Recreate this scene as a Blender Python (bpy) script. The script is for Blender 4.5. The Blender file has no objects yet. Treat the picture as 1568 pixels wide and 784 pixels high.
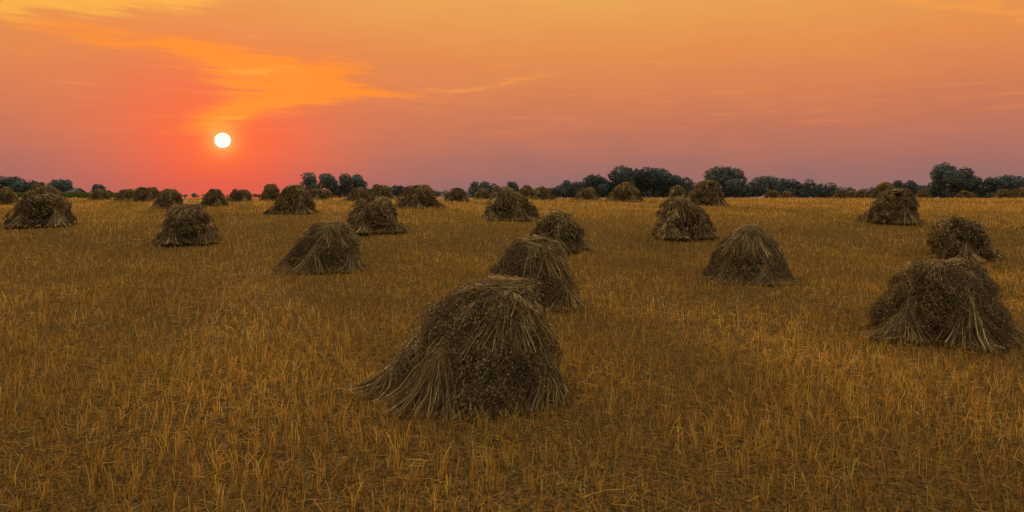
import bpy, math
import numpy as np
from mathutils import Vector
rng = np.random.default_rng(7)
scene = bpy.context.scene
scene.view_settings.view_transform = 'Standard'
scene.view_settings.look = 'None'
scene.view_settings.exposure = 0

def lin(r, g, b):
    f = lambda c: (c/255/12.92) if c/255 <= 0.04045 else ((c/255+0.055)/1.055)**2.4
    return (f(r), f(g), f(b), 1.0)

CAM_H = 2.7
# ------------------------------------------------------------------ terrain
_yd = np.array([-5000, 0, 10, 20, 24, 28, 32, 38, 50, 60, 5000.])
_dr = np.array([2.75, 2.7, 2.65, 2.52, 2.3, 1.95, 1.6, 1.3, 1.05, .92, .92+.0138*4940])
_ys = np.linspace(-100, 200, 1201)
_raw = np.interp(_ys, _yd, _dr)
_k = np.hanning(21); _k /= _k.sum()
_sm = np.convolve(np.pad(_raw, 10, mode='edge'), _k, mode='valid')
def gz(x, y):
    x = np.asarray(x, float); y = np.asarray(y, float)
    d = np.where((y > -90) & (y < 190), np.interp(y, _ys, _sm), np.interp(y, _yd, _dr))
    near = np.clip((70-np.abs(y))/30, 0, 1)
    return CAM_H - d + near*(0.035*np.sin(x*.31+1)*np.sin(y*.27+.4)+.02*np.sin(x*.9+y*.5))

# ------------------------------------------------------------------ mesh helpers
def make_mesh(name, V, Q, col=None, mats=(), mat_idx=None, smooth=False):
    V = np.asarray(V, np.float32).reshape(-1, 3); Q = np.asarray(Q, np.int32)
    me = bpy.data.meshes.new(name)
    me.vertices.add(len(V)); me.vertices.foreach_set('co', V.ravel())
    n = Q.shape[1]
    me.loops.add(Q.size); me.loops.foreach_set('vertex_index', Q.ravel())
    me.polygons.add(len(Q))
    me.polygons.foreach_set('loop_start', np.arange(0, Q.size, n, dtype=np.int32))
    me.polygons.foreach_set('loop_total', np.full(len(Q), n, np.int32))
    if smooth: me.polygons.foreach_set('use_smooth', np.ones(len(Q), bool))
    for m in mats: me.materials.append(m)
    if mat_idx is not None: me.polygons.foreach_set('material_index', np.asarray(mat_idx, np.int32))
    if col is not None:
        a = me.attributes.new('Col', 'FLOAT_COLOR', 'POINT')
        c = np.ones((len(V), 4), np.float32); c[:, :3] = col
        a.data.foreach_set('color', c.ravel())
    me.update(); me.validate()
    return me

def add_obj(name, me, loc=(0, 0, 0), rot=0, scale=(1, 1, 1), parent=None):
    o = bpy.data.objects.new(name, me)
    scene.collection.objects.link(o)
    o.location = loc; o.rotation_euler = (0, 0, rot); o.scale = scale
    if parent: o.parent = parent
    return o

class Geo:
    def __init__(s): s.V = []; s.Q = []; s.C = []; s.M = []; s.n = 0
    def add(s, V, Q, C, m=0):
        V = V.reshape(-1, 3); Q = Q.reshape(-1, 4)
        s.V.append(V); s.Q.append(Q+s.n); s.C.append(np.broadcast_to(C, V.shape)); s.M.append(np.full(len(Q), m)); s.n += len(V)
    def mesh(s, name, mats, smooth=False):
        return make_mesh(name, np.concatenate(s.V), np.concatenate(s.Q), np.concatenate(s.C), mats, np.concatenate(s.M), smooth)

def ribbons(geo, P, w, col, r, taper=.5, m=0):
    """P (N,K,3) centre lines -> flat straws"""
    N, K, _ = P.shape
    T = P[:, -1]-P[:, 0]; T /= np.linalg.norm(T, axis=1, keepdims=True)+1e-9
    R = r.normal(size=(N, 3)); S = np.cross(T, R); S /= np.linalg.norm(S, axis=1, keepdims=True)+1e-9
    tp = np.linspace(1, taper, K)[None, :, None]
    off = S[:, None, :]*np.reshape(w, (-1, 1, 1))*.5*tp
    V = np.stack([P-off, P+off], axis=2)            # N,K,2,3
    base = (np.arange(N)*K*2)[:, None]+(np.arange(K-1)*2)[None, :]
    Q = np.stack([base, base+1, base+3, base+2], axis=-1)
    C = np.repeat(col[:, None, :], K*2, axis=1).reshape(-1, 3)
    geo.add(V, Q, C, m)

def flakes(geo, P, A, ln, wd, col, r, m=0):
    """small diamond shaped grains/leaves. A = long axis"""
    N = len(P)
    R = r.normal(size=(N, 3)); B = np.cross(A, R); B /= np.linalg.norm(B, axis=1, keepdims=True)+1e-9
    a = A*np.reshape(ln, (-1, 1))*.5; b = B*np.reshape(wd, (-1, 1))*.5
    V = np.stack([P-a, P+b, P+a, P-b], axis=1)
    Q = np.arange(N*4).reshape(N, 4)
    geo.add(V, Q, np.repeat(col, 4, axis=0), m)

# ------------------------------------------------------------------ materials
def nt(name):
    m = bpy.data.materials.new(name); m.use_nodes = True
    n = m.node_tree; n.nodes.clear()
    return m, n, n.nodes.new('ShaderNodeOutputMaterial')

def attr_mat(name, rough=.75, transl=.25, spec=.25, var=True):
    m, n, out = nt(name)
    at = n.nodes.new('ShaderNodeAttribute'); at.attribute_name = 'Col'
    csock = at.outputs['Color']
    if var:
        tc = n.nodes.new('ShaderNodeNewGeometry')
        no = n.nodes.new('ShaderNodeTexNoise'); no.inputs['Scale'].default_value = .3; no.inputs['Detail'].default_value = 4
        n.links.new(tc.outputs['Position'], no.inputs['Vector'])
        mr = n.nodes.new('ShaderNodeMapRange'); mr.inputs[1].default_value = .32; mr.inputs[2].default_value = .68
        mr.inputs[3].default_value = .68; mr.inputs[4].default_value = 1.22
        n.links.new(no.outputs['Fac'], mr.inputs[0])
        mx = n.nodes.new('ShaderNodeVectorMath'); mx.operation = 'SCALE'
        n.links.new(at.outputs['Color'], mx.inputs[0]); n.links.new(mr.outputs[0], mx.inputs['Scale'])
        csock = mx.outputs[0]
    p = n.nodes.new('ShaderNodeBsdfPrincipled'); p.inputs['Roughness'].default_value = rough
    p.inputs['Specular IOR Level'].default_value = spec
    n.links.new(csock, p.inputs['Base Color'])
    if transl > 0:
        t = n.nodes.new('ShaderNodeBsdfTranslucent'); n.links.new(csock, t.inputs['Color'])
        ms = n.nodes.new('ShaderNodeMixShader'); ms.inputs[0].default_value = transl
        n.links.new(p.outputs[0], ms.inputs[1]); n.links.new(t.outputs[0], ms.inputs[2]); n.links.new(ms.outputs[0], out.inputs[0])
    else:
        n.links.new(p.outputs[0], out.inputs[0])
    return m

M_stub = attr_mat('stubble_straw', .75, .3, .15)
M_straw = attr_mat('sheaf_straw', .6, .25, .3, False)
M_head = attr_mat('grain_heads', .9, .12, .1, False)
M_core = attr_mat('shadowed_straw_core', .95, 0, .05, False)
M_leaf = attr_mat('tree_foliage', .9, .15, .1, False)
M_bark = attr_mat('tree_bark', .9, 0, .1, False)

def ground_mat():
    m, n, out = nt('field_soil_and_chaff')
    g = n.nodes.new('ShaderNodeNewGeometry')
    def noise(scale, detail=6, vec=None):
        x = n.nodes.new('ShaderNodeTexNoise'); x.inputs['Scale'].default_value = scale; x.inputs['Detail'].default_value = detail
        x.inputs['Roughness'].default_value = .65
        n.links.new(vec or g.outputs['Position'], x.inputs['Vector']); return x
    fine = noise(26); big = noise(.12, 5)
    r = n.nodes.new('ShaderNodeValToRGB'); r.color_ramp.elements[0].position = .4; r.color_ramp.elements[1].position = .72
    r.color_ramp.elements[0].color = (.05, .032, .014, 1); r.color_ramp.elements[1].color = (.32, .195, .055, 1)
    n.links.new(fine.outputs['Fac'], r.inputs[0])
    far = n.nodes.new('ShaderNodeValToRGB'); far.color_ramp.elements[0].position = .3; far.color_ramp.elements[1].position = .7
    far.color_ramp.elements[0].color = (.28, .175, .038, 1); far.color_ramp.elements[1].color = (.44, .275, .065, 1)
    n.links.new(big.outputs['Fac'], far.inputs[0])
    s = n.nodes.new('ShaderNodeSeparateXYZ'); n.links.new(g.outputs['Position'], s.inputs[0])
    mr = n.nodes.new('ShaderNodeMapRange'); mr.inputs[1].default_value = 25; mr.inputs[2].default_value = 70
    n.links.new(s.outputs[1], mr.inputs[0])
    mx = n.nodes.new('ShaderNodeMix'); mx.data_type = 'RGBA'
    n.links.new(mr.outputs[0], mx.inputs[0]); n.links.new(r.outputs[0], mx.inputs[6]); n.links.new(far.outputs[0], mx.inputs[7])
    p = n.nodes.new('ShaderNodeBsdfPrincipled'); p.inputs['Roughness'].default_value = .95; p.inputs['Specular IOR Level'].default_value = .05
    b = n.nodes.new('ShaderNodeBump'); b.inputs['Strength'].default_value = .8; b.inputs['Distance'].default_value = .04
    n.links.new(fine.outputs['Fac'], b.inputs['Height']); n.links.new(b.outputs[0], p.inputs['Normal'])
    n.links.new(mx.outputs[2], p.inputs['Base Color']); n.links.new(p.outputs[0], out.inputs[0])
    return m

# ------------------------------------------------------------------ ground sheet
gx = np.concatenate([-np.geomspace(4500, 101, 24), np.linspace(-100, 100, 201), np.geomspace(101, 4500, 24)])
gy = np.concatenate([-np.geomspace(4500, 41, 20), np.linspace(-40, 80, 241), np.geomspace(81, 4500, 50)])
X, Y = np.meshgrid(gx, gy)
Vg = np.stack([X, Y, gz(X, Y)], -1).reshape(-1, 3)
nx = len(gx)
i, j = np.meshgrid(np.arange(len(gy)-1), np.arange(nx-1), indexing='ij')
a = (i*nx+j).ravel()
add_obj('stubble_field_ground', make_mesh('ground', Vg, np.stack([a, a+1, a+nx+1, a+nx], -1), mats=[ground_mat()], smooth=True))

# ------------------------------------------------------------------ stubble
geo = Geo()
def zone(y0, y1, dens, w, seg, hmul=1.0, cell=.10):
    area_w = lambda y: .9*y+3
    n = int(dens*(area_w(y0)+area_w(y1))*(y1-y0))
    y = rng.uniform(y0, y1, int(n*1.1)); keep = rng.random(len(y)) < area_w(y)/area_w(y1); y = y[keep]
    x = rng.uniform(-1, 1, len(y))*area_w(y)
    th = math.radians(24); u = x*math.cos(th)+y*math.sin(th); v = -x*math.sin(th)+y*math.cos(th)
    row = .17; iu = np.round(u/row); iv = np.round(v/cell)
    hsh = np.sin(iu*12.9898+iv*78.233)*43758.5453; hsh = hsh-np.floor(hsh)
    hs2 = np.sin(iu*39.34+iv*11.135)*24634.63; hs2 = hs2-np.floor(hs2)
    tuft = (rng.random(len(u)) < .7)
    k = ~tuft | (hsh > .18)
    u = np.where(tuft, iu*row+(hs2-.5)*.11+rng.normal(0, .02, len(u)), u); v = np.where(tuft, iv*cell+(hsh-.6)*.1+rng.normal(0, .022, len(u)), v)
    x = u*math.cos(th)-v*math.sin(th); y = u*math.sin(th)+v*math.cos(th)
    patch = .5+.5*np.sin(x*.7+1.3*np.sin(y*.5))*np.sin(y*.9+1.1*np.sin(x*.6))
    k &= rng.random(len(x)) < .65+.35*patch; x = x[k]; y = y[k]; patch = patch[k]; hsh = hsh[k]; hs2 = hs2[k]; tuft = tuft[k]
    N = len(x)
    h = rng.gamma(6, .021, N)*hmul*(.75+.35*patch)*(.7+.5*hs2)
    lean = rng.normal(0, .22, (N, 2))*h[:, None]
    lying = (~tuft) & (rng.random(N) < .6)
    ang = rng.uniform(0, 2*np.pi, N); L = rng.uniform(.05, .22, N)
    lean[lying] = np.stack([np.cos(ang), np.sin(ang)], 1)[lying]*L[lying, None]
    h[lying] = rng.uniform(.0, .06, lying.sum())
    z = gz(x, y)-.01
    P0 = np.stack([x, y, z], 1)
    P0[:, 2] += np.where(lying, rng.uniform(.015, .07, N), 0)
    P1 = P0+np.concatenate([lean, h[:, None]], 1)
    if seg == 2:
        Pm = (P0+P1)/2; Pm[:, 2] += .06*h; Pm[:, :2] -= lean*.12
        P = np.stack([P0, Pm, P1], 1)
    else: P = np.stack([P0, P1], 1)
    base = np.array([.64, .385, .08])
    val = rng.lognormal(-.16, .36, N)[:, None]*(.75+.42*hs2[:, None])
    col = base*val
    warm = rng.random(N)[:, None]; col = col*(1-.25*warm*np.array([0, .25, .4]))
    br = rng.random(N) < .22; col[br] *= np.array([.42, .4, .42])
    gr = rng.random(N) < .02; col[gr] = np.array([.12, .15, .04])*val[gr]
    pale = rng.random(N) < .05; col[pale] = np.array([.7, .5, .2])
    ribbons(geo, P, w*rng.uniform(.6, 1.4, N), np.clip(col, .01, .78), rng, .6)
zone(3.5, 12, 1150, .0058, 2)
zone(12, 25, 400, .0088, 1)
zone(25, 45, 130, .016, 1)
zone(45, 78, 36, .032, 1)
add_obj('stubble', geo.mesh('stubble', [M_stub]))

# ------------------------------------------------------------------ haystacks (grain shocks)
PT = np.array([0, .1, .3, .5, .7, .85, .95, 1.0])
def haystack(seed, H=1.5, W=2.4, lean=(0, 0), nst=4500, nhd=4000, sw=.009, gs=1.0, boxy=.2, cap_dir=0.0, cap_n=700, ngr=9, asym=(1, 1), skirts=None, rag=1.0):
    r = np.random.default_rng(seed)
    PR = np.array([.96, .9, .80, .69, .52, .36, .22, .04]); PR = PR+boxy*np.array([0, .02, .08, .14, .2, .24, .2, .05])
    gph = (np.arange(ngr)+r.uniform(-.3, .3, ngr))/ngr*2*np.pi
    gamp = r.uniform(.02, .12, ngr); gtop = r.uniform(.4, .7, ngr); gwid = np.full(ngr, .27)
    heady = r.random(ngr) < .55
    if skirts is not None:
        m0 = ngr; sk = np.asarray(skirts, float)
        gph = np.concatenate([gph, sk]); ngr = len(gph); ns = len(sk)
        gamp = np.concatenate([gamp, np.full(ns, .2)]); gtop = np.concatenate([gtop, r.uniform(.40, .6, ns)]); gwid = np.concatenate([gwid, np.full(ns, .34)])
        heady = np.concatenate([np.ones(m0, bool), np.zeros(ns, bool)])
    ph0 = r.uniform(0, 6.28, 8)
    nb = 6; bph = r.uniform(0, 6.28, nb); bamp = r.uniform(.05, .13, nb)
    def S(phi, t, eps=0.):
        d = np.angle(np.exp(1j*(phi[..., None]-gph)))
        fall = np.clip(1-(t[..., None]/(gtop+.25))**1.3, 0, 1)
        lobe = (np.exp(-(d/gwid)**2)*gamp*fall).sum(-1)
        db = np.angle(np.exp(1j*(phi[..., None]-bph)))
        gap = (np.exp(-(db/.1)**2)*bamp).sum(-1)*np.clip(1.2-t, 0, 1)
        lump = rag*(.05*np.sin(phi*3+ph0[0]+t*4)+.045*np.sin(phi*5+ph0[1]-t*9)+.035*np.sin(phi*2+ph0[2]+t*3)+.03*np.sin(phi*9+ph0[4]+t*12))
        rad = W/2*np.interp(t, PT, PR)*(.93+lobe+lump-gap)+eps
        ax = np.where(np.cos(phi) > 0, asym[0], asym[1])
        sh = .4*np.clip(t, 0, 1)**.4+.6*np.clip(t, 0, 1)**4
        x = rad*np.cos(phi)*ax+lean[0]*sh; y = rad*np.sin(phi)*.88+lean[1]*sh
        z = H*.93*t*(1+rag*.05*np.sin(phi*2+ph0[3])+rag*.04*np.sin(phi*4+ph0[5]))+eps*.6*np.clip(t*1.5, 0, 1)
        return np.stack([x, y, z], -1)
    g = Geo()
    nu, nv = 64, 22
    ph, tt = np.meshgrid(np.linspace(0, 2*np.pi, nu, endpoint=False), np.linspace(0, 1, nv), indexing='ij')
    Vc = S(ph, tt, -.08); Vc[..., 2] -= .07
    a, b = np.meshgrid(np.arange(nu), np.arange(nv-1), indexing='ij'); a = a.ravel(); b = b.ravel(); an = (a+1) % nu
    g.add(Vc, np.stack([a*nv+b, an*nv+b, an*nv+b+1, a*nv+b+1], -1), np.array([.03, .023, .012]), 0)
    # sheaf butts: tied at a waist then fanning out to the ground
    wgt = np.where(heady, 1., 2.6 if skirts is not None else 1.); wgt /= wgt.sum()
    k = r.choice(ngr, nst, p=wgt); hd = heady[k]
    tw = gtop[k]
    t0 = np.where(hd, np.minimum(tw, r.uniform(.05, .3, nst)), tw+r.uniform(-.22, .16, nst)); t0 = np.clip(t0, .05, .95)
    dl = np.where(hd, r.normal(0, .33, nst), r.uniform(-.66, .66, nst)*r.random(nst)**.3)
    K = 5; s = np.linspace(0, 1, K)[None, :]
    t = t0[:, None]*(1-s)
    cen = gph[k][:, None]+(r.normal(0, .05, nst)[:, None])
    conv = .08+.92*np.clip((1-t/np.maximum(tw, .3)[:, None]), -.3, 1)
    phi = cen+dl[:, None]*np.abs(conv)+r.normal(0, .06, nst)[:, None]*s
    odd = r.random(nst) < .12; phi[odd] += (r.normal(0, .4, nst)[:, None]*(s-.5))[odd]
    e0 = np.where(hd, r.uniform(-.05, .03, nst), r.uniform(-.03, .10, nst)); fl = (r.random(nst)**2.2*.24)[:, None]
    P = S(phi, t, e0[:, None]+fl*s**3); P += r.normal(0, .008, P.shape)
    P[:, -1, 2] = r.uniform(-.02, .08, nst)
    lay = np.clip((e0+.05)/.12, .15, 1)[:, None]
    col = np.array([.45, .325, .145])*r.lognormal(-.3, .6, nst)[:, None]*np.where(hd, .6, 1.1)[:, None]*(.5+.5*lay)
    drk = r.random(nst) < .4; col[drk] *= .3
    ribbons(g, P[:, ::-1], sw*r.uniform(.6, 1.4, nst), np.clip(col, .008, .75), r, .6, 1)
    n2 = nst//6; ph2 = gph[r.integers(0, ngr, n2)]+r.normal(0, .3, n2)
    A = S(ph2, np.full(n2, .14), .02); B = S(ph2+r.normal(0, .15, n2), np.zeros(n2), r.uniform(.03, .32, n2)); B[:, 2] = r.uniform(0, .09, n2)
    col = np.array([.44, .30, .12])*r.lognormal(-.3, .5, n2)[:, None]
    ribbons(g, np.stack([A, (A+B)/2+[0, 0, -.015], B], 1), sw*r.uniform(.6, 1.3, n2), col, r, .8, 1)
    # drooping grain panicles, hanging in tufts
    ntf = max(30, nhd//26)
    tft = np.sort(r.uniform(.12, .99, ntf)); tfp = r.uniform(0, 2*np.pi, ntf); tfe = r.uniform(-.03, .14, ntf)*rag
    q = r.integers(0, ntf, nhd); tcol = r.uniform(.5, 1.5, ntf)
    t0 = np.clip(tft[q]+r.normal(0, .045, nhd), .08, 1.0); ph1 = tfp[q]+r.normal(0, .13, nhd)/np.maximum(1.15-t0, .3)
    dd = np.abs(np.angle(np.exp(1j*(ph1[:, None]-gph[None]))))/np.clip(.15+.5*(1-t0[:, None]/(gtop[None]+.1)), .12, .6)
    inskirt = (np.where(heady[None], 9, dd) < 1).any(1) & (t0 < .6)
    kk = ~inskirt | (r.random(nhd) < .1)
    t0, ph1, q = t0[kk], ph1[kk], q[kk]; nh = len(t0)
    L = r.uniform(.07, .2, nh)
    m = 7; s = np.linspace(0, 1, m)[None, :]
    t = np.clip(t0[:, None]-(L/H)[:, None]*s, 0.02, 1)
    eps = (tfe[q]+r.uniform(-.01, .05, nh))[:, None]+.04*np.sin(s*2.8)+r.normal(0, .008, (nh, m))
    phi = ph1[:, None]+r.normal(0, .18, nh)[:, None]*s+r.normal(0, .012, (nh, m))
    P0 = S(phi, t, eps)
    sc = np.array([.27, .2, .095])*r.lognormal(-.4, .4, nh)[:, None]
    ks = r.random(nh) < .6
    ribbons(g, P0[ks][:, ::2], sw*.6*np.ones(ks.sum()), np.clip(sc[ks], .01, .6), r, .6, 1)
    ax = np.zeros_like(P0); ax[:, :-1] = P0[:, 1:]-P0[:, :-1]; ax[:, -1] = ax[:, -2]
    ax /= np.linalg.norm(ax, axis=2, keepdims=True)+1e-9
    ax += r.normal(0, .45, ax.shape); ax /= np.linalg.norm(ax, axis=2, keepdims=True)
    P = P0.reshape(-1, 3)+r.normal(0, .011, (nh*m, 3)); ax = ax.reshape(-1, 3)
    hc = np.array([.255, .19, .10])*r.lognormal(-.35, .4, nh)[:, None]*tcol[q][:, None]
    hc = np.repeat(hc, m, axis=0)*r.uniform(.4, 1.7, (nh*m, 1))
    flakes(g, P, ax, gs*r.uniform(.024, .04, len(P)), gs*r.uniform(.011, .018, len(P)), np.clip(hc, .006, .6), r, 2)
    # loose straws lying over the head region
    n4 = nst//8
    t4 = r.uniform(.2, .97, n4); p4 = r.uniform(0, 6.28, n4); L4 = r.uniform(.12, .4, n4)
    s = np.linspace(0, 1, 4)[None, :]
    P = S(p4[:, None]+r.normal(0, .3, n4)[:, None]*s, np.clip(t4[:, None]-(L4/H)[:, None]*s*.8, .02, 1), r.uniform(.03, .13, n4)[:, None])
    ribbons(g, P, sw*r.uniform(.5, 1.1, n4), np.array([.40, .29, .135])*r.lognormal(-.35, .45, n4)[:, None], r, .6, 1)
    if cap_n:
        nn = cap_n
        gcap = cap_dir+np.array([-.75, -.25, .2, .8])+r.normal(0, .1, 4)
        ca = gcap[r.integers(0, 4, nn)]+r.normal(0, .2, nn)
        K = 6; s = np.linspace(0, 1, K)[None, :]
        te = r.uniform(.42, .92, nn)[:, None]; t = 1-(1-te)*s**1.2
        phi = ca[:, None]*np.ones((1, K))+r.normal(0, .25, (nn, 1))*s
        P = S(phi, t, r.uniform(.03, .14, nn)[:, None]+(r.random(nn)**2*.17)[:, None]*s**2)
        bk = np.array([math.cos(cap_dir), math.sin(cap_dir)])*-.2*W/2
        P[:, 0, :2] += bk*r.uniform(.2, 1.9, (nn, 1))+r.normal(0, .09, (nn, 2)); P[:, 0, 2] += r.uniform(-.1, .04, nn)
        P[:, 1:, 2] += .02
        col = np.array([.56, .41, .18])*r.lognormal(-.35, .55, nn)[:, None]
        dk = r.random(nn) < .25; col[dk] *= .35
        ribbons(g, P, sw*r.uniform(.7, 1.4, nn), np.clip(col, .01, .75), r, .7, 1)
    # bristling tufts of butts and heads at the crown
    ntp = 6; tp = r.uniform(0, 6.28, ntp); tt_ = r.uniform(.75, .98, ntp)
    n5 = max(150, nst//11); q5 = r.integers(0, ntp, n5)
    A = S(tp[q5]+r.normal(0, .12, n5), tt_[q5]+r.normal(0, .03, n5), 0.)
    dirs = np.stack([np.cos(tp), np.sin(tp), r.uniform(.25, 1.1, ntp)], 1)[q5]+r.normal(0, .28, (n5, 3)); dirs /= np.linalg.norm(dirs, axis=1, keepdims=True)
    L = r.uniform(.1, .27, (n5, 1)); B = A+dirs*L
    B2 = B+dirs*L*.35*[1, 1, .1]+np.stack([0*L[:, 0], 0*L[:, 0], -L[:, 0]*.25], 1)
    ribbons(g, np.stack([A, B, B2], 1), sw*r.uniform(.6, 1.2, n5), np.array([.46, .33, .15])*r.lognormal(-.3, .5, n5)[:, None], r, .6, 1)
    n3 = nst//6
    ph3 = r.uniform(0, 6.28, n3); t3 = r.uniform(.1, 1, n3)**.8
    A = S(ph3, t3, 0.); d = A-S(ph3, t3, -.3); d /= np.linalg.norm(d, axis=1, keepdims=True)
    D = d*r.uniform(.3, 1, (n3, 1))+r.normal(0, .5, (n3, 3))+[0, 0, -.25]; D /= np.linalg.norm(D, axis=1, keepdims=True)
    L = r.uniform(.1, .26, (n3, 1)); Bq = A+D*L+[0, 0, -.03]; Mq = A+D*L*.5+d*.02
    Bq[:, 2] = np.maximum(Bq[:, 2], .01)
    ribbons(g, np.stack([A, Mq, Bq], 1), sw*.8*np.ones(n3), np.array([.42, .3, .13])*r.lognormal(-.3, .4, n3)[:, None], r, .5, 1)
    return g.mesh('haystack_sheaves', [M_core, M_straw, M_head])

def place(me, x, y, rot=0, sc=(1, 1, 1)):
    return add_obj('haystack', me, (x, y, float(gz(x, y))-.01), rot, sc)

place(haystack(11, 1.42, 2.2, (.52, 0), 6500, 10500, .0085, 1.0, .12, -.45, 900, 7, (.93, 1.1), [-2.2, -.45, 3.1, 1.2]), -.53, 8.75)
place(haystack(12, 1.45, 2.0, (.06, 0), 4500, 6500, .010, 1.15, .25, -.7, 700, 7, (1, 1), [-.55, -2.7, 2.]), .42, 15.0)
place(haystack(13, 1.34, 2.15, (-.02, 0), 5500, 8000, .0095, 1.1, .55, 1.2, 350, 7, (1, 1), [-1.6, -2.7, -.3, 1.5]), 7.7, 12.0)
place(haystack(14, 1.45, 2.25, (.05, 0), 4500, 5500, .012, 1.3, .1, -1.9, 900, 7, (1, 1), [-1.3, -2.5, -.1]), 6.6, 18.7)
place(haystack(15, 1.40, 2.4, (.25, 0), 4500, 5500, .012, 1.35, .15, -.5, 500, 7, (1, 1), [-.45, -1.7, 3.]), -5.9, 20.9)
var = [haystack(21, 1.5, 2.15, (.08, 0), 1900, 2100, .019, 2.3, .1, -1.2, 300, 7, (1, 1), [-.6, -2.2, 1.5], 1.3),
       haystack(22, 1.5, 2.15, (-.2, .1), 1900, 2100, .019, 2.3, .3, -2.2, 300, 7, (1, 1), [-1.4, -2.9, .5], 1.4),
       haystack(23, 1.5, 2.25, (.2, -.1), 1900, 2100, .019, 2.3, .15, -.3, 300, 7, (1, 1), [-.2, -1.8, 2.5], 1.3),
       haystack(24, 1.5, 2.05, (0, .1), 1900, 2100, .019, 2.3, .5, 1.7, 200, 8, (1, 1), [-2.6, -.9, 1.], 1.5),
       haystack(25, 1.5, 2.25, (.3, .1), 1900, 2100, .019, 2.3, .0, -.8, 450, 8, (1, 1), [-1.6, -.1, 2.], 1.4)]
mid = [(1.6, 24.5, 1.42, 2.5), (15.4, 23.0, 1.42, 2.6), (-12.8, 26.4, 1.46, 2.65), (-6.2, 29.4, 1.52, 2.9),
       (-21.6, 30.8, 1.55, 2.65), (0, 33.8, 1.58, 2.9), (-12.2, 37.1, 1.58, 2.8), (18.3, 32.2, 1.62, 2.75),
       (7.1, 27.7, 1.62, 2.85), (-6.1, 42.2, 1.5, 3.0), (13.1, 45.5, 1.75, 3.2), (9.3, 55.2, 1.6, 3.5),
       (-21.6, 42.0, 1.25, 2.1), (-20.2, 45.5, 1.2, 2.0), (-36.5, 48.2, 1.25, 1.9), (-29.8, 42.5, 1.45, 2.3)]
for q, (x, y, h, w) in enumerate(mid):
    s = np.random.default_rng(100+q)
    place(var[(q*3+q//4) % 5], x, y, s.uniform(-.9, .9), (w/2.5*s.uniform(.93, 1.07), w/2.5, h/1.58))
farl = [(34.0, 61, 1.6, 2.6), (-30.5, 55, 1.2, 2.0), (-13, 56, 1.15, 2.2), (-4.6, 55, 1.15, 2.2), (-13.0, 66, 1.4, 2.6),
        (2.8, 58, 1.2, 2.2), (6.5, 59, 1.15, 2.4), (15.5, 62, 1.3, 2.3), (-22, 54, 1.0, 1.9), (-20.5, 57, 1.4, 2.0),
        (-1.0, 66, 1.3, 2.6), (1.4, 68, 1.5, 2.4), (43, 110, 1.5, 3.0), (46, 112, 1.35, 2.7), (53, 108, 1.5, 3.1),
        (56, 107, 1.6, 2.8), (62, 101, 1.5, 2.9), (68.5, 101, 1.3, 3.4), (73.5, 100, 1.5, 3.6), (78, 103, 1.8, 3.0),
        (-37, 60, .95, 1.9), (-33.5, 58, 1.0, 2.0), (-35.5, 66, 1.2, 2.0), (-17.5, 60, 1.0, 2.0), (-2.6, 61, 1.0, 1.8),
        (-46, 90, 1.4, 2.6), (-38, 95, 1.4, 2.6), (-35, 96, 1.3, 2.4), (60, 118, 1.5, 2.8), (82, 112, 1.5, 3.0),
        (-62, 88, 1.5, 2.6), (-72, 95, 1.5, 2.6), (95, 110, 1.5, 3), (70, 125, 1.5, 3), (-28, 100, 1.5, 2.6), (-24, 104, 1.5, 2.7)]
for q, (x, y, h, w) in enumerate(farl):
    s = np.random.default_rng(300+q)
    place(var[(q*2+q//3) % 5], x, y, s.uniform(-.9, .9), (w/2.5, w/2.5, h/1.58))

# ------------------------------------------------------------------ trees
def tube(g, A, B, ra, rb, col, m=1, n=7):
    A = np.array(A, float); B = np.array(B, float); T = B-A; T /= np.linalg.norm(T)
    U = np.cross(T, [.3, .9, .2]); U /= np.linalg.norm(U); W_ = np.cross(T, U)
    a = np.linspace(0, 2*np.pi, n, endpoint=False)
    c = np.cos(a)[:, None]*U+np.sin(a)[:, None]*W_
    V = np.concatenate([A+c*ra, B+c*rb]); i = np.arange(n); k = (i+1) % n
    g.add(V, np.stack([i, k, k+n, i+n], -1), np.array(col), m)

HAZED_LEAF = np.array([.11, .15, .155])  # lightened blue-grey: distance haze is painted into the foliage colour
def crown_lobes(g, C, R, n_per, r, size=.6, zs=.8):
    for c, rad in zip(C, R):
        n = int(n_per*rad*rad)
        d = r.normal(size=(n, 3)); d /= np.linalg.norm(d, axis=1, keepdims=True)
        rr = rad*(.55+.5*r.random((n, 1))**.6)*(1+.18*np.sin(d[:, :1]*7+c[0])*np.sin(d[:, 2:3]*6+c[1]))
        P = c+d*rr*[1, 1, zs]
        ax = r.normal(size=(n, 3)); ax /= np.linalg.norm(ax, axis=1, keepdims=True)
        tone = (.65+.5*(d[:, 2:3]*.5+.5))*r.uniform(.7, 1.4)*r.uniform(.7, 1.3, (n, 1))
        flakes(g, P, ax, size*r.uniform(.6, 1.5, n), size*r.uniform(.4, 1.0, n), HAZED_LEAF*tone, r, 0)

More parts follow.
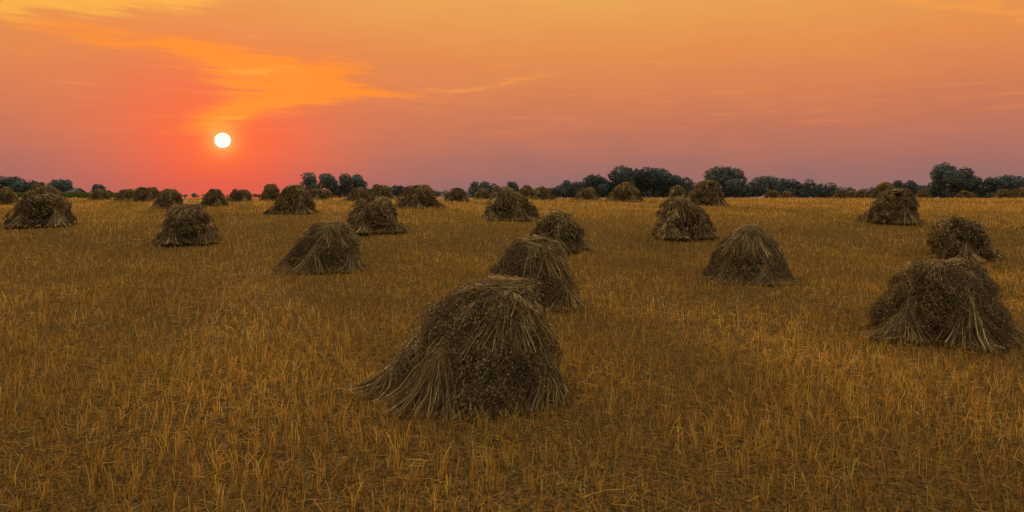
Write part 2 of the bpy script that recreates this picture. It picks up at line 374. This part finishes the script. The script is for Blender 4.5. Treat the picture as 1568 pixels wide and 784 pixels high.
def tree(x, y, h, w, seed, name='deciduous_tree'):
    r = np.random.default_rng(seed); g = Geo()
    bark = (.07, .065, .07); th = h*.34
    tube(g, (0, 0, -.4), (.1, 0, th), h*.035, h*.024, bark)
    tube(g, (.1, 0, th), (0, 0, h*.75), h*.024, h*.008, bark)
    nl = 13; C = []; R = []
    for q in range(nl):
        a = q*2.4+r.uniform(-.4, .4); f = (q+.5)/nl
        zz = h*(.34+.52*f); rr = w*.5*math.sqrt(max(0, 1-((zz-h*.5)/(h*.52))**2))*r.uniform(.45, .85)
        c = np.array([math.cos(a)*rr, math.sin(a)*rr, zz]); C.append(c); R.append(r.uniform(.15, .23)*min(w, h*1.2))
        tube(g, (0, 0, th*(.6+.5*f)), c, h*.012, h*.004, bark, n=5)
    C.append(np.array([r.uniform(-.1, .1)*w, 0, h*.84])); R.append(.17*min(w, h))
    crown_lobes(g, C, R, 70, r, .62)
    return add_obj(name, g.mesh('tree', [M_leaf, M_bark]), (x, y, float(gz(x, y))))
tl = [(-74.7, 9.9, 17), (-62.5, 9.6, 11), (84, 13, 17), (24.4, 7, 13), (33.3, 9.4, 13), (45.2, 12.3, 15), (56, 12, 15), (65, 9.6, 12),
      (171.7, 13.2, 17), (181, 9.5, 10), (187.5, 8.4, 8), (196.5, 9.6, 11), (155, 7.4, 15), (-11.2, 6.8, 12), (.3, 7, 6),
      (-194.5, 8.9, 11), (-187.5, 7.2, 7), (-179.5, 7.9, 9), (-161.5, 6.0, 5), (-52, 5.6, 9), (-44, 5.2, 7),
      (-215, 9, 12), (212, 10, 13), (228, 9, 12)]
for q, (x, h, w) in enumerate(tl):
    tree(x, 260+((q*7) % 5)*1.5, h, w, 500+q)

g = Geo(); r = np.random.default_rng(77)
hx = [-420, -230, -200, -171, -112, -98, -66, -48, -25, -7, 19, 25, 81, 90, 107, 112, 122, 137, 148, 154, 169, 175, 189, 210, 230, 420]
hh = [5, 4.1, 3.5, 2.3, 2.6, 3.4, 5, 3.8, 3.8, 5, 5.5, 7.4, 8, 5, 8, 10.4, 9.9, 8.4, 5.9, 4.7, 5.6, 7, 6.4, 5.6, 5.9, 6]
C = []; R = []
for x in np.arange(-420, 420, 1.25):
    H = np.interp(x, hx, hh)*r.uniform(.72, 1.06); rad = min(2.6, H*.42)*r.uniform(.8, 1.15)
    C.append(np.array([x, r.uniform(-3, 3), max(rad*.7, H-rad*.85)])); R.append(rad)
    if H > 4: C.append(np.array([x, r.uniform(-3, 3), H*.35])); R.append(rad)
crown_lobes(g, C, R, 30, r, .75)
for x in np.arange(-418, 420, 6.): tube(g, (x, 0, -1), (x, 0, 2.), .2, .1, (.05, .045, .045))
add_obj('distant_tree_line', g.mesh('tree_line', [M_leaf, M_bark]), (0, 302, float(gz(0, 302))))

g = Geo(); n = 22000
x = r.uniform(-230, -133, n); y = r.uniform(0, 26, n); h = r.uniform(1.3, 2.3, n)
P0 = np.stack([x, y, np.zeros(n)], 1); P1 = P0+np.stack([r.normal(0, .25, n), r.normal(0, .25, n), h], 1)
ribbons(g, np.stack([P0, P1], 1), r.uniform(.1, .3, n), np.array([.11, .16, .045])*r.uniform(.6, 1.3, (n, 1)), r, .5)
add_obj('corn_field', g.mesh('corn', [M_leaf]), (0, 222, float(gz(0, 232))))

def simple_mat(name, c, rough=.8, scale=3.):
    m, n_, out = nt(name); p = n_.nodes.new('ShaderNodeBsdfPrincipled'); p.inputs['Roughness'].default_value = rough
    no = n_.nodes.new('ShaderNodeTexNoise'); no.inputs['Scale'].default_value = scale
    rp = n_.nodes.new('ShaderNodeValToRGB'); rp.color_ramp.elements[0].color = (*[v*.7 for v in c], 1); rp.color_ramp.elements[1].color = (*[min(1, v*1.2) for v in c], 1)
    n_.links.new(no.outputs['Fac'], rp.inputs[0]); n_.links.new(rp.outputs[0], p.inputs['Base Color']); n_.links.new(p.outputs[0], out.inputs[0]); return m
M_wall = simple_mat('weathered_board_wall', (.15, .145, .15)); M_roof = simple_mat('metal_roof', (.13, .14, .17)); M_dark = simple_mat('dark_opening', (.03, .03, .035))
def barn(x, y, w, d, hw, hr):
    e = bpy.data.objects.new('farm_barn', None); scene.collection.objects.link(e); e.location = (x, y, float(gz(x, y)))
    V = [(-w/2, -d/2, -.3), (w/2, -d/2, -.3), (w/2, d/2, -.3), (-w/2, d/2, -.3), (-w/2, -d/2, hw), (w/2, -d/2, hw), (w/2, d/2, hw), (-w/2, d/2, hw), (-w/2, 0, hr), (w/2, 0, hr)]
    me = bpy.data.meshes.new('walls'); me.from_pydata(V, [], [(0, 1, 5, 4), (2, 3, 7, 6), (1, 2, 6, 9, 5), (3, 0, 4, 8, 7)]); me.materials.append(M_wall); add_obj('walls', me, parent=e)
    o = .4; k = (hr-hw)/(d/2)
    V = []
    for zz in (.05, .2): V += [(-w/2-o, -d/2-o, hw-o*k+zz), (w/2+o, -d/2-o, hw-o*k+zz), (w/2+o, 0, hr+zz), (-w/2-o, 0, hr+zz), (w/2+o, d/2+o, hw-o*k+zz), (-w/2-o, d/2+o, hw-o*k+zz)]
    me = bpy.data.meshes.new('roof'); me.from_pydata(V, [], [(0, 1, 2, 3), (3, 2, 4, 5), (6, 7, 8, 9), (9, 8, 10, 11), (0, 1, 7, 6), (5, 4, 10, 11), (1, 2, 8, 7), (2, 4, 10, 8), (0, 3, 9, 6), (3, 5, 11, 9)]); me.materials.append(M_roof); add_obj('roof', me, parent=e)
    V = []; F = []
    for cx, ww, z0, z1 in [(0, w*.22, 0, hw*.8), (-w*.32, w*.09, hw*.35, hw*.7), (w*.32, w*.09, hw*.35, hw*.7)]:
        b = len(V); V += [(cx-ww/2, -d/2-.03, z0), (cx+ww/2, -d/2-.03, z0), (cx+ww/2, -d/2-.03, z1), (cx-ww/2, -d/2-.03, z1)]; F.append((b, b+1, b+2, b+3))
    me = bpy.data.meshes.new('door_and_windows'); me.from_pydata(V, [], F); me.materials.append(M_dark); add_obj('door_and_windows', me, parent=e)
barn(-178, 268, 9, 7, 2.7, 4.2); barn(-169, 275, 6, 6, 2.2, 3.4)

# ------------------------------------------------------------------ sky / world
SUN_AZ = math.radians(-23.4); SUN_EL = math.radians(3.85)
sd = Vector((math.sin(SUN_AZ)*math.cos(SUN_EL), math.cos(SUN_AZ)*math.cos(SUN_EL), math.sin(SUN_EL)))
w = bpy.data.worlds.new('World'); scene.world = w; w.use_nodes = True
T = w.node_tree; T.nodes.clear()
class E:
    def __init__(s, o): s.o = o
    @staticmethod
    def op(op, *a):
        n = T.nodes.new('ShaderNodeMath'); n.operation = op
        for i, v in enumerate(a):
            if isinstance(v, E): T.links.new(v.o, n.inputs[i])
            else: n.inputs[i].default_value = float(v)
        return E(n.outputs[0])
    def __add__(s, b): return E.op('ADD', s, b)
    __radd__ = __add__
    def __sub__(s, b): return E.op('SUBTRACT', s, b)
    def __rsub__(s, b): return E.op('SUBTRACT', b, s)
    def __mul__(s, b): return E.op('MULTIPLY', s, b)
    __rmul__ = __mul__
    def __truediv__(s, b): return E.op('DIVIDE', s, b)
def sstep(e, a, b):
    n = T.nodes.new('ShaderNodeMapRange'); n.interpolation_type = 'SMOOTHSTEP'
    T.links.new(e.o, n.inputs[0]); n.inputs[1].default_value = a; n.inputs[2].default_value = b; return E(n.outputs[0])
def exp_(e): return E.op('EXPONENT', e)
tc = T.nodes.new('ShaderNodeTexCoord'); sp = T.nodes.new('ShaderNodeSeparateXYZ'); T.links.new(tc.outputs['Generated'], sp.inputs[0])
x, y, z = E(sp.outputs[0]), E(sp.outputs[1]), E(sp.outputs[2])
DEG = 180/math.pi
az = E.op('ARCTAN2', x, y)*DEG
el = E.op('ARCSINE', z)*DEG
def noise(sx, sy, off=0, detail=4, rough=.55):
    c = T.nodes.new('ShaderNodeCombineXYZ'); T.links.new((az*sx+off).o, c.inputs[0]); T.links.new((el*sy).o, c.inputs[1])
    n = T.nodes.new('ShaderNodeTexNoise'); n.noise_dimensions = '2D'; n.inputs['Scale'].default_value = 1; n.inputs['Detail'].default_value = detail; n.inputs['Roughness'].default_value = rough
    T.links.new(c.outputs[0], n.inputs['Vector']); return E(n.outputs['Fac'])
wn = noise(.10, .35, 3.3, 3)-.5; wn2 = noise(.13, .5, 40.1, 3)-.5
azw = az+wn*7; elw = el+wn2*2.2
def blob(cx, cy, a, b, tilt, k=1.0):
    c, s = math.cos(math.radians(tilt)), math.sin(math.radians(tilt))
    dx = azw-cx; dy = elw-cy
    u = (dx*c+dy*s)/a; v = (dy*c-dx*s)/b
    return exp_((u*u+v*v)*-1)*k
def ramp(e, lo, hi, stops):
    n = T.nodes.new('ShaderNodeValToRGB'); cr = n.color_ramp
    T.links.new(((e-lo)/(hi-lo)).o, n.inputs[0])
    cr.elements[0].position = 0; cr.elements[0].color = stops[0][1]
    cr.elements[1].position = 1; cr.elements[1].color = stops[-1][1]
    for p, c in stops[1:-1]:
        q = cr.elements.new((p-lo)/(hi-lo)); q.color = c
    return n.outputs[0]
def mix(f, A, B):
    n = T.nodes.new('ShaderNodeMix'); n.data_type = 'RGBA'
    if isinstance(f, E): T.links.new(f.o, n.inputs[0])
    else: n.inputs[0].default_value = f
    for s_, v in ((6, A), (7, B)):
        if isinstance(v, tuple): n.inputs[s_].default_value = v
        else: T.links.new(v, n.inputs[s_])
    return n.outputs[2]
elr = el+wn2*2.0
front = ramp(elr, -10, 90, [(-10, lin(140, 98, 98)), (.3, lin(150, 108, 106)), (2, lin(165, 110, 101)), (5, lin(195, 117, 90)), (8, lin(214, 128, 83)),
                          (11.5, lin(227, 142, 78)), (15.8, lin(233, 164, 86)), (25, lin(240, 200, 130)), (45, lin(236, 216, 175)), (90, lin(218, 212, 198))])  # stops above the view brightened as added fill for the field
back = ramp(el, -10, 90, [(-10, lin(120, 100, 100)), (1, lin(155, 135, 128)), (8, lin(180, 155, 140)), (20, lin(203, 182, 158)), (45, lin(215, 202, 178)), (90, lin(218, 212, 198))])  # unseen sky behind the camera, also brightened as added fill
hl = E.op('SQRT', x*x+y*y)+.0001
cosaz = y/hl
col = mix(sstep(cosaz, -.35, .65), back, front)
da = az-math.degrees(SUN_AZ); de = el-math.degrees(SUN_EL)
dist2 = da*da*.6+de*de
col = mix(exp_(dist2*(-1/110.))*.42, col, lin(230, 96, 62))
col = mix(exp_(dist2*(-1/30.))*.85, col, lin(252, 84, 54))
st = noise(.15, 2.2, 11.7, 5, .66)
def cloud(mask, lo, hi): return sstep(mask*(st*2.9-.5), lo, hi)
swirl = blob(-26, 10.6, 9.5, .9, -5, 1.3)+blob(-19.2, 9.0, 6.4, 1.7, -2, 1.4)+blob(-20.3, 7.1, 5.6, 1.3, 17, 1.35)+blob(-23.6, 5.6, 3.0, .6, 10, 1.2)+blob(-12, 8.2, 5, .3, -3, .8)
col = mix(cloud(swirl, .0, 1.25)*.92, col, lin(253, 140, 42))
s2 = blob(-23.3, 5.4, 2.2, .35, 6, 1.2)+blob(-20.5, 9.6, 4.5, .4, 2, .9)
col = mix(cloud(s2, .2, 1.2)*.55, col, lin(255, 176, 66))
tlc = blob(-31, 14.2, 12, 1.4, 13, 1.5)
col = mix(cloud(tlc, .1, .9)*.8, col, lin(252, 180, 70))
strk = blob(-1.5, 9.1, 5.5, .3, 9, 1.1)+blob(10, 10.7, 3, .25, -2, .8)+blob(35, 12.6, 6.5, .4, -14, 1.3)
col = mix(cloud(strk, .15, 1.1)*.45, col, lin(252, 160, 72))
wisp = sstep(st, .5, .8)*sstep(el, 1., 7.)
col = mix(wisp*.28, col, lin(246, 145, 80))
dot = E.op('MINIMUM', x*sd.x+y*sd.y+z*sd.z, 1.0)
ang = E.op('ARCCOSINE', dot)*DEG
col = mix(exp_(ang*ang*(-1/3.6))*.65, col, lin(255, 122, 52))
col = mix(exp_(ang*ang*(-1/.9))*.75, col, lin(255, 190, 100))
col = mix(sstep(ang, .63, .54), col, (1.6, 1.4, 1.0, 1))
sky = T.nodes.new('ShaderNodeTexSky'); sky.sky_type = 'NISHITA'; sky.sun_disc = False
sky.sun_elevation = SUN_EL; sky.sun_rotation = SUN_AZ; sky.dust_density = 4
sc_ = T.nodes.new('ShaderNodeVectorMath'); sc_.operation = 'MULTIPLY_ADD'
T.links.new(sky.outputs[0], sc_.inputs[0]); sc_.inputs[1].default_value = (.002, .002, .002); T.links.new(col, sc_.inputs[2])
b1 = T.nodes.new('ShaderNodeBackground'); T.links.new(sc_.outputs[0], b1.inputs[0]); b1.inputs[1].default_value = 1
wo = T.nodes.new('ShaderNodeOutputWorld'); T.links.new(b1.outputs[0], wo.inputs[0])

sun = bpy.data.lights.new('sun', 'SUN'); sun.energy = 3.2; sun.angle = math.radians(2.5); sun.color = (1, .6, .28)
so = bpy.data.objects.new('sun', sun); scene.collection.objects.link(so); so.rotation_euler = sd.to_track_quat('Z', 'Y').to_euler()

cam = bpy.data.cameras.new('camera'); co = bpy.data.objects.new('camera', cam); scene.collection.objects.link(co)
co.location = (0, 0, CAM_H); co.rotation_euler = (math.radians(90), 0, 0)
cam.sensor_width = 36; cam.lens = 36*1024/1568; cam.shift_y = -102/1568; cam.clip_end = 10000; cam.clip_start = .05
scene.camera = co
